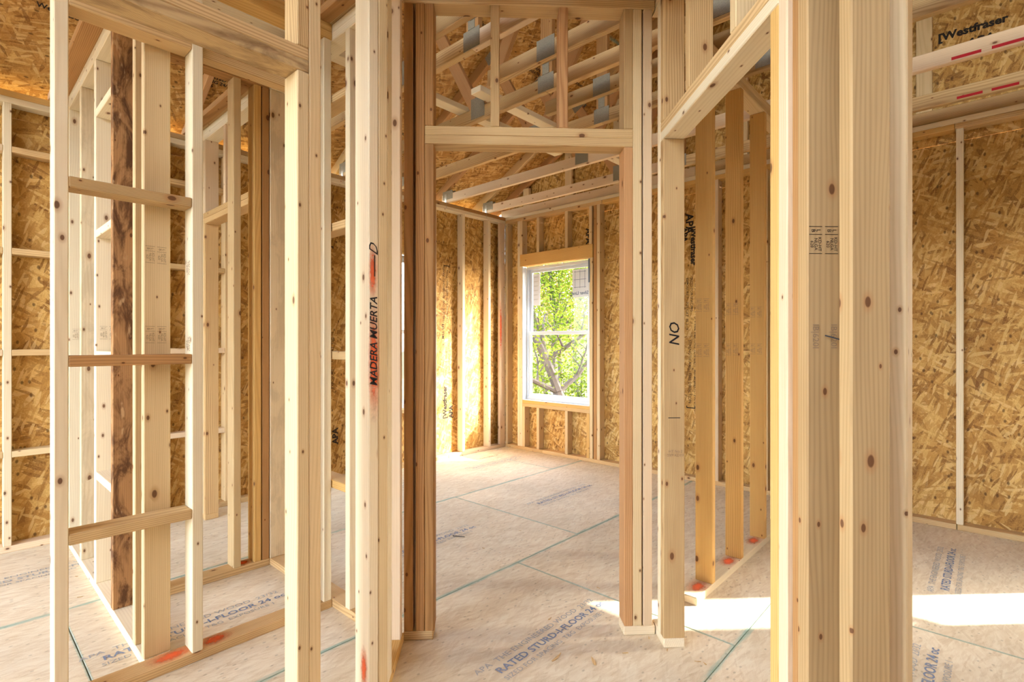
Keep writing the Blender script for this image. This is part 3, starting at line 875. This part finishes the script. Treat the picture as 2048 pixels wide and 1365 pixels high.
# ================================================================== ROOF
PITCH = 0.54
YR = -0.1                                  # ridge line
def zlow(y):                               # underside of the top chord
    return 2.82 + PITCH * (4.457 - y) if y > YR else 2.82 + PITCH * (4.457 - YR) - PITCH * (YR - y)
CS = math.cos(math.atan(PITCH)); SN = math.sin(math.atan(PITCH))
nx = Vector((0, SN, CS))                   # normal of the back slope
def truss(x, label, group=None, gable=False, cat='roof truss'):
    r = root('roof_truss', (x, 2.0, ZT2), label, cat, group)
    yo = -5.0
    spl = 1.97
    zc = ZT2 + W / 2
    dx = Vector((1, 0, 0))
    board(r, 'bottom_chord', x - T / 2, x + T / 2, spl, 4.40, ZT2, ZT2 + W, 'pink' if gable else rnd.choice(['pink', 'syp', 'grey']))
    board(r, 'bottom_chord', x - T / 2, x + T / 2, yo, spl, ZT2, ZT2 + W, rnd.choice(['syp', 'pink', 'grey']))
    h = W / 2 / CS
    beam(r, 'top_chord', (x, 4.60, zlow(4.60) + h), (x, YR, zlow(YR) + h), W, T, dx, rnd.choice(['brown', 'red', 'syp']))
    beam(r, 'top_chord', (x, YR, zlow(YR) + h), (x, yo, zlow(yo) + h), W, T, dx, 'spf')
    def web(y0, z0, y1, z1, m='red'):
        beam(r, 'web', (x, y0, z0), (x, y1, z1), W, T - .003, dx, m)
    def plate(y, z, w, hh, sl=0.0):
        for sgn in (-1, 1):
            xx = x + sgn * (T / 2 + .0012)
            d = Vector((0, 1, sl)).normalized()
            beam(r, 'connector_plate', Vector((xx, y, z)) - d * w / 2, Vector((xx, y, z)) + d * w / 2, hh, .0024, dx, 'plate', bev=0)
    if gable:
        y = 4.0
        while y > -4.6:
            zz = zlow(y)
            if zz > ZT2 + W + .1:
                board(r, 'web', x - T / 2, x + T / 2, y - W / 2, y + W / 2, ZT2 + W, zz - .01, 'spf')
            y -= 0.61
    else:
        web(2.60, ZT2 + .10, 3.03, zlow(3.03), 'red')
        web(2.50, ZT2 + .10, 1.60, zlow(1.60), 'red')
        web(1.97, ZT2 + .09, 1.97, zlow(1.97), 'brown')
        web(0.95, ZT2 + .10, 1.50, zlow(1.50), 'syp')
        web(0.85, ZT2 + .10, YR + .05, zlow(YR), 'syp')
        web(-1.05, ZT2 + .10, YR - .05, zlow(YR), 'syp')
        web(-1.15, ZT2 + .10, -2.0, zlow(-2.0), 'spf')
        plate(2.56, ZT2 + .085, .13, .14)
        plate(1.97, ZT2 + .055, .12, .10)
        plate(1.97, ZT2 + .162, .05, .11)
        plate(0.9, ZT2 + .085, .13, .14)
        plate(3.03, zlow(3.03) + .03, .13, .09, -PITCH)
        plate(1.55, zlow(1.55) + .03, .16, .09, -PITCH)
        plate(4.30, ZT2 + .075, .16, .09)
        # metal uplift clip on the wall plate
        board(r, 'clip', x - T / 2 - .003, x - T / 2, YE - .001, YE + .03, ZT2 - .06, ZT2 + .09, 'steel', bev=0)
    return r
tr_list = []
ordn = ['roof truss with red marker dashes nearest the gable wall', 'second roof truss from the gable wall, red dashes on its lower chord']
ordn += [w_ + ' roof truss from the gable wall, with grey steel nail plates' for w_ in ('third', 'fourth', 'fifth', 'sixth', 'seventh', 'eighth', 'ninth')]
for k in range(9):
    tr_list.append(truss(4.295 - .609 * k, ordn[k], 'roof trusses'))
gt = truss(4.62, 'gable end truss of upright webs standing on the wall with the windows', gable=True)
# red marker dashes along the two chords nearest the gable
for t_, x in ((tr_list[1], 4.295 - .609), (tr_list[0], 4.295)):
    bc = [c for c in t_.children if c.name.startswith('bottom_chord')][1]
    for q in range(6):
        y0 = 0.10 - q * .16
        board(bc, 'marker_dash', x - T / 2 - .0008, x - T / 2, y0 - .065, y0 + .055, ZT2 + .010, ZT2 + .026, 'redink', bev=0)

def brace(x0, x1, y, m):
    o = board(None, 'lateral_brace', x0, x1, y, y + W, ZT2 + W, ZT2 + W + T, m)
    o['category'] = 'brace'
    return o
b1 = brace(-0.9, 3.55, 2.67, 'pale'); b1['label'] = 'long pale board laid flat across the truss chords, running toward the window'
b2 = brace(2.3, 4.6, 2.38, 'pale'); b2['label'] = 'shorter pale board lapped beside the long one, ending at the gable'

for x, lab in ((1.65, 'extra ceiling joist above the hall, nearest the closets'), (2.18, 'extra ceiling joist above the hall doorway, between two trusses'), (2.72, 'extra ceiling joist past the doorway, toward the gable')):
    j = root('ceiling_joist', (x, 1.0, ZT2), lab, 'joist', 'joists beside the trusses')
    board(j, 'joist_board', x - T / 2, x + T / 2, -4.9, 2.18, ZT2, ZT2 + W, 'grey')
    for sgn in (-1, 1):
        xx = x + sgn * (T / 2 + .0012)
        beam(j, 'connector_plate', (xx, 1.68, ZT2 + .055), (xx, 1.80, ZT2 + .055), .11, .0024, EX, 'plate', bev=0)
# gable sheathing belongs to the right wall
def gable_panel(y0, y1, zb):
    za, zb2 = zlow(y0) + .09, zlow(y1) + .09
    ym = [y0, y1]
    if y0 < YR < y1:
        ym = [y0, YR, y1]
    bm = bmesh.new()
    pts = [(y0, zb), (y1, zb)] + [(y, zlow(y) + .095) for y in reversed(ym)]
    xm = XS + .0055
    yc, zc = (y0 + y1) / 2, zb + .5
    vs0 = [bm.verts.new((z - zc, y - yc, -.0055)) for y, z in pts]
    vs1 = [bm.verts.new((z - zc, y - yc, .0055)) for y, z in pts]
    bm.faces.new(vs0); bm.faces.new(list(reversed(vs1)))
    n = len(pts)
    for i in range(n):
        bm.faces.new((vs0[i], vs0[(i + 1) % n], vs1[(i + 1) % n], vs1[i]))
    bmesh.ops.recalc_face_normals(bm, faces=bm.faces)
    me = bpy.data.meshes.new('gable_panel'); bm.to_mesh(me); bm.free()
    return addmesh('osb_panel', me, M['osb'], frame_mtx(EZ, EY, -EX, (xm, yc, zc)), wr)
gps = []
ge = [4.421, 3.08, 1.86, 0.64, -0.58, -1.80, -3.02, -4.24, -4.9]
for i in range(len(ge) - 1):
    gps.append(gable_panel(ge[i + 1] + .001, ge[i] - .001, 2.85))
text(gps[3], '[Westfraser', .072, (XS, .27, 3.37), -EY, EZ, 'ink', bold=.003, align='LEFT')
text(gps[3], 'APA', .075, (XS, .13, 3.275), -EY, EZ, 'ink', bold=.003, align='LEFT', shear=.3)
text(gps[3], '2', .09, (XS, -.22, 3.37), -EY, EZ, 'ink', bold=.003, align='LEFT')

# roof deck
ceil = root('ceiling', (2, 2, 3.5), 'underside of the strand board roof deck above the trusses', 'ceiling', kind='structure')
deck_len = 1.2175
decks = []
def deck_row(yc_dir, start_y, sign, rows):
    for i in range(rows):
        lim = abs(start_y - YR) / CS
        d0, d1 = i * 1.203, min((i + 1) * 1.203, lim)
        if d1 - d0 < .05:
            continue
        dm = (d0 + d1) / 2
        if sign > 0:     # back slope, from the eave up
            y = start_y - dm * CS; n = Vector((0, SN, CS)); t = Vector((0, -CS, SN))
        else:
            y = start_y + dm * CS; n = Vector((0, -SN, CS)); t = Vector((0, CS, SN))
        z = (zlow(y) + W / CS) + .006
        x = -2.9 + (0 if i % 2 else -1.2)
        while x < 4.75:
            x1 = x + 2.435
            L = min(x1, 4.72) - x
            if L > .15:
                xax = EX; yax = n.cross(xax)
                o = addmesh('deck_panel', boxmesh(L, d1 - d0 - .0006, .011, .0008), M['deck'],
                            frame_mtx(xax, yax, n, (x + L / 2, y, z)), ceil)
                decks.append((i, x, L, o, n, yax, y, z))
            x += 2.44
deck_row(1, 4.62, 1, 6)
deck_row(-1, -5.05, -1, 6)
for i, x, L, o, n, yax, y, z in decks[:12]:
    if L > 1.5 and n.y > 0:
        for q in range(2):
            c = Vector((x + .5 + q * 1.2, y, z)) - n * .0058
            text(o, 'APA RATED\nSHEATHING 24/16\n7/16', .038, c, EX, EX.cross(n), 'ink', bold=.001)
            text(o, 'Westfraser', .045, c + EX * .42 - yax * .12, EX, EX.cross(n), 'ink', bold=.001)

# ================================================================== SMALL THINGS ON THE FLOOR
def tube(bm, p0, p1, r0, r1, seg=8):
    p0, p1 = Vector(p0), Vector(p1)
    d = (p1 - p0).normalized()
    a = d.orthogonal().normalized(); b = d.cross(a)
    R0 = [bm.verts.new(p0 + (a * math.cos(t) + b * math.sin(t)) * r0) for t in [2 * math.pi * i / seg for i in range(seg)]]
    R1 = [bm.verts.new(p1 + (a * math.cos(t) + b * math.sin(t)) * r1) for t in [2 * math.pi * i / seg for i in range(seg)]]
    for i in range(seg):
        bm.faces.new((R0[i], R0[(i + 1) % seg], R1[(i + 1) % seg], R1[i]))
    bm.faces.new(list(reversed(R0))); bm.faces.new(R1)

def finish(name, bm, mat, loc, rotz=0.0, parent=None, smooth=False):
    me = bpy.data.meshes.new(name)
    bmesh.ops.recalc_face_normals(bm, faces=bm.faces)
    bm.to_mesh(me); bm.free()
    if smooth:
        for p in me.polygons: p.use_smooth = True
    return addmesh(name, me, M[mat], Matrix.Translation(loc) @ Matrix.Rotation(rotz, 4, 'Z'), parent)

bm = bmesh.new()
tube(bm, (0, 0, .0035), (.072, 0, .0025), .002, .002); tube(bm, (.072, 0, .0025), (.080, 0, .0022), .002, .0004)
tube(bm, (-.0015, 0, .0045), (0, 0, .0045), .0045, .0045)
nl = finish('nail', bm, 'nail', (2.235, 2.565, 0), math.radians(-60))
nl['label'] = 'dark framing nail lying on the bedroom subfloor'; nl['category'] = 'nail'

def splinter(x, y, L, w_, rot, label, group=None):
    bm = bmesh.new()
    n = 5
    prev = None
    rows = []
    for i in range(n):
        t = i / (n - 1)
        ww = w_ * (0.25 + math.sin(math.pi * min(1, t * .9 + .1)) * .75) * (1 - .3 * t)
        zz = .0008 + .004 * t * t
        bend = .15 * L * t * t
        rows.append([bm.verts.new((L * (t - .5), bend - ww / 2, zz)), bm.verts.new((L * (t - .5), bend + ww / 2, zz + .0006)),
                     bm.verts.new((L * (t - .5), bend + ww / 2, zz + .003)), bm.verts.new((L * (t - .5), bend - ww / 2, zz + .0026))])
    for a, b in zip(rows, rows[1:]):
        for i in range(4):
            bm.faces.new((a[i], a[(i + 1) % 4], b[(i + 1) % 4], b[i]))
    bm.faces.new(rows[0]); bm.faces.new(rows[-1])
    o = finish('wood_splinter', bm, 'syp', (x, y, 0), rot)
    o['label'] = label; o['category'] = 'splinter'
    if group: o['group'] = group
for k, (cx_, cy_, L, rot) in enumerate(((1.650, 1.268, .062, .05), (1.729, 1.148, .045, .9))):
    splinter(cx_, cy_, L, .010 if k == 0 else .016, rot - TH + .6,
             ('thin straight wood splinter lying on the hall subfloor before the doorway', 'curled wood splinter lying on the hall subfloor before the doorway')[k])
for cx_, cy_ in ((3.400, 3.360), (2.023, 1.067), (2.008, 0.820), (2.003, 0.848), (1.991, 0.970), (2.225, 2.276), (2.596, 2.308), (2.259, 1.476), (0.483, 3.605), (0.456, 3.303), (1.860, 1.087), (1.859, 1.471)):
    splinter(cx_, cy_, rnd.uniform(.012, .028), rnd.uniform(.004, .008), rnd.uniform(0, 6), 'tiny pale wood chip lying on the subfloor', 'wood chips scattered on the subfloor')

# ================================================================== OUTSIDE
gr = addmesh('ground', boxmesh(70, 70, .2, 0), M['soil'], Matrix.Translation((8, 3, -1.3)), None)
gr['kind'] = 'structure'; gr['label'] = 'leaf-strewn ground outside the house'; gr['category'] = 'ground'

def tree(loc, lean, height, r0, seed, label, leafm='leaf', nleaf=2600, half=1.0, leaf=.05, curve=0.0):
    rr = random.Random(seed)
    t = root('tree', loc, label, 'tree', 'trees outside the window')
    bm = bmesh.new()
    tips = []
    inside = lambda q: abs(q.x) < half and abs(q.y) < half
    def grow(p, d, L, r, lev):
        n = 7 if lev == 0 else 4
        for i in range(n):
            q = p + d * (L / n)
            if not inside(q):
                return
            r1 = r * (1 - .55 * (i + 1) / n)
            tube(bm, p, q, r * (1 - .55 * i / n), r1, 7 if lev < 2 else 4)
            if lev < 3 and (i > 1 or lev > 0):
                for _ in range(1 if lev else 2):
                    ax = Vector((rr.uniform(-1, 1), rr.uniform(-1, 1), rr.uniform(-.3, .9))).normalized()
                    nd = (d * .5 + ax * .9).normalized()
                    grow(q, nd, L * rr.uniform(.34, .52), r1 * .6, lev + 1)
            if lev >= 1 or i > 2: tips.append(q)
            p = q
            d = (d + Vector((rr.uniform(-.2, .2), rr.uniform(-.2, .2) + curve, rr.uniform(-.05, .14)))).normalized()
    grow(Vector((0, 0, 0)), Vector(lean).normalized(), height, r0, 0)
    finish('trunk', bm, 'bark', loc, 0, t)
    vs, fs = [], []
    while len(fs) < nleaf:
        p = rr.choice(tips)
        c = p + Vector((rr.gauss(0, .42), rr.gauss(0, .42), rr.gauss(0, .38)))
        if not inside(c * 1.05) or c.z < .25:
            continue
        a = Vector((rr.uniform(-1, 1), rr.uniform(-1, 1), rr.uniform(-1, 1))).normalized()
        b = a.orthogonal().normalized()
        s_ = leaf * rr.uniform(.6, 1.3)
        k = len(vs)
        vs += [c - a * s_, c + b * s_ * .5, c + a * s_, c - b * s_ * .5]
        fs.append((k, k + 1, k + 2, k + 3))
    me = bpy.data.meshes.new('foliage')
    me.from_pydata([tuple(v) for v in vs], [], fs)
    addmesh('foliage', me, M[leafm], Matrix.Translation(loc), t)
    return t
def shrub(loc, half, h, seed, n, label, leafm='leaf'):
    rr = random.Random(seed)
    t = root('shrub', loc, label, 'shrub', 'shrubs outside the window')
    bm = bmesh.new()
    pts = []
    for i in range(16):
        d = Vector((rr.uniform(-.6, .6), rr.uniform(-.6, .6), 1)).normalized()
        p = Vector((rr.uniform(-.15, .15), rr.uniform(-.15, .15), 0))
        for q in range(4):
            e = p + d * h / 4
            e.x = max(-half * .9, min(half * .9, e.x)); e.y = max(-half * .9, min(half * .9, e.y))
            tube(bm, p, e, .014 * (1 - q / 5), .014 * (1 - (q + 1) / 5), 4)
            pts.append(e); p = e
            d = (d + Vector((rr.uniform(-.4, .4), rr.uniform(-.4, .4), .1))).normalized()
    finish('stem', bm, 'bark', loc, 0, t)
    vs, fs = [], []
    for i in range(n):
        c = rr.choice(pts) + Vector((rr.gauss(0, .2), rr.gauss(0, .2), rr.gauss(0, .2)))
        c.x = max(-half, min(half, c.x)); c.y = max(-half, min(half, c.y)); c.z = max(.05, c.z)
        a = Vector((rr.uniform(-1, 1), rr.uniform(-1, 1), rr.uniform(-1, 1))).normalized(); b = a.orthogonal().normalized()
        s_ = rr.uniform(.03, .06); k = len(vs)
        vs += [c - a * s_, c + b * s_ * .5, c + a * s_, c - b * s_ * .5]; fs.append((k, k + 1, k + 2, k + 3))
    me = bpy.data.meshes.new('foliage'); me.from_pydata([tuple(v) for v in vs], [], fs)
    addmesh('foliage', me, M[leafm], Matrix.Translation(loc), t)
tree((6.9, 4.75, -1.2), (-.05, .16, 1), 4.0, .10, 3, 'leaning thick-trunked tree closest to the window', 'leaf', 2200, 1.0, .035, .05)
tree((9.0, 6.75, -1.2), (-.05, .10, 1), 4.4, .08, 5, 'slim forked green tree behind the leaning one', 'leaf', 8000, 1.0, .04)
tree((11.2, 8.9, -1.2), (.0, .0, 1), 5.2, .09, 8, 'tall pale yellow tree in the middle of the wood', 'leaf2', 11000, 1.1, .045)
tree((13.6, 9.6, -1.2), (.0, .05, 1), 5.6, .10, 12, 'distant yellow tree deep in the wood', 'leaf2', 12000, 1.2, .05)
tree((13.6, 12.2, -1.2), (.0, -.05, 1), 5.6, .10, 21, 'distant green tree beside the yellow one', 'leaf', 12000, 1.2, .05)
tree((16.6, 12.6, -1.2), (0, 0, 1), 6.2, .11, 33, 'farthest broad green tree at the back of the wood', 'leaf', 16000, 1.6, .06)
shrub((7.2, 6.35, -1.2), .5, 1.8, 41, 1800, 'bright green shrub beside the leaning tree')
shrub((9.4, 8.35, -1.2), .5, 2.0, 42, 2600, 'bushy green shrub beside the slim forked tree')
shrub((10.6, 7.25, -1.2), .45, 1.9, 43, 2600, 'narrow green shrub before the distant yellow tree')
bm = bmesh.new()
prof = [(15, -1.25), (19.5, -1.0), (23, .6), (27, 2.2), (32, 3.2)]
ra = [bm.verts.new((x, -8, z)) for x, z in prof]; rb = [bm.verts.new((x, 32, z)) for x, z in prof]
rc = [bm.verts.new((x, -8, -2)) for x, z in prof]; rd = [bm.verts.new((x, 32, -2)) for x, z in prof]
for i in range(len(prof) - 1):
    bm.faces.new((ra[i], ra[i + 1], rb[i + 1], rb[i])); bm.faces.new((rc[i], rc[i + 1], rd[i + 1], rd[i]))
    bm.faces.new((ra[i], ra[i + 1], rc[i + 1], rc[i])); bm.faces.new((rb[i], rb[i + 1], rd[i + 1], rd[i]))
bm.faces.new((ra[0], rb[0], rd[0], rc[0])); bm.faces.new((ra[-1], rb[-1], rd[-1], rc[-1]))
hl = finish('ground', bm, 'soil', (0, 0, 0))
hl['kind'] = 'structure'; hl['label'] = 'rising wooded bank behind the trees'; hl['category'] = 'ground'
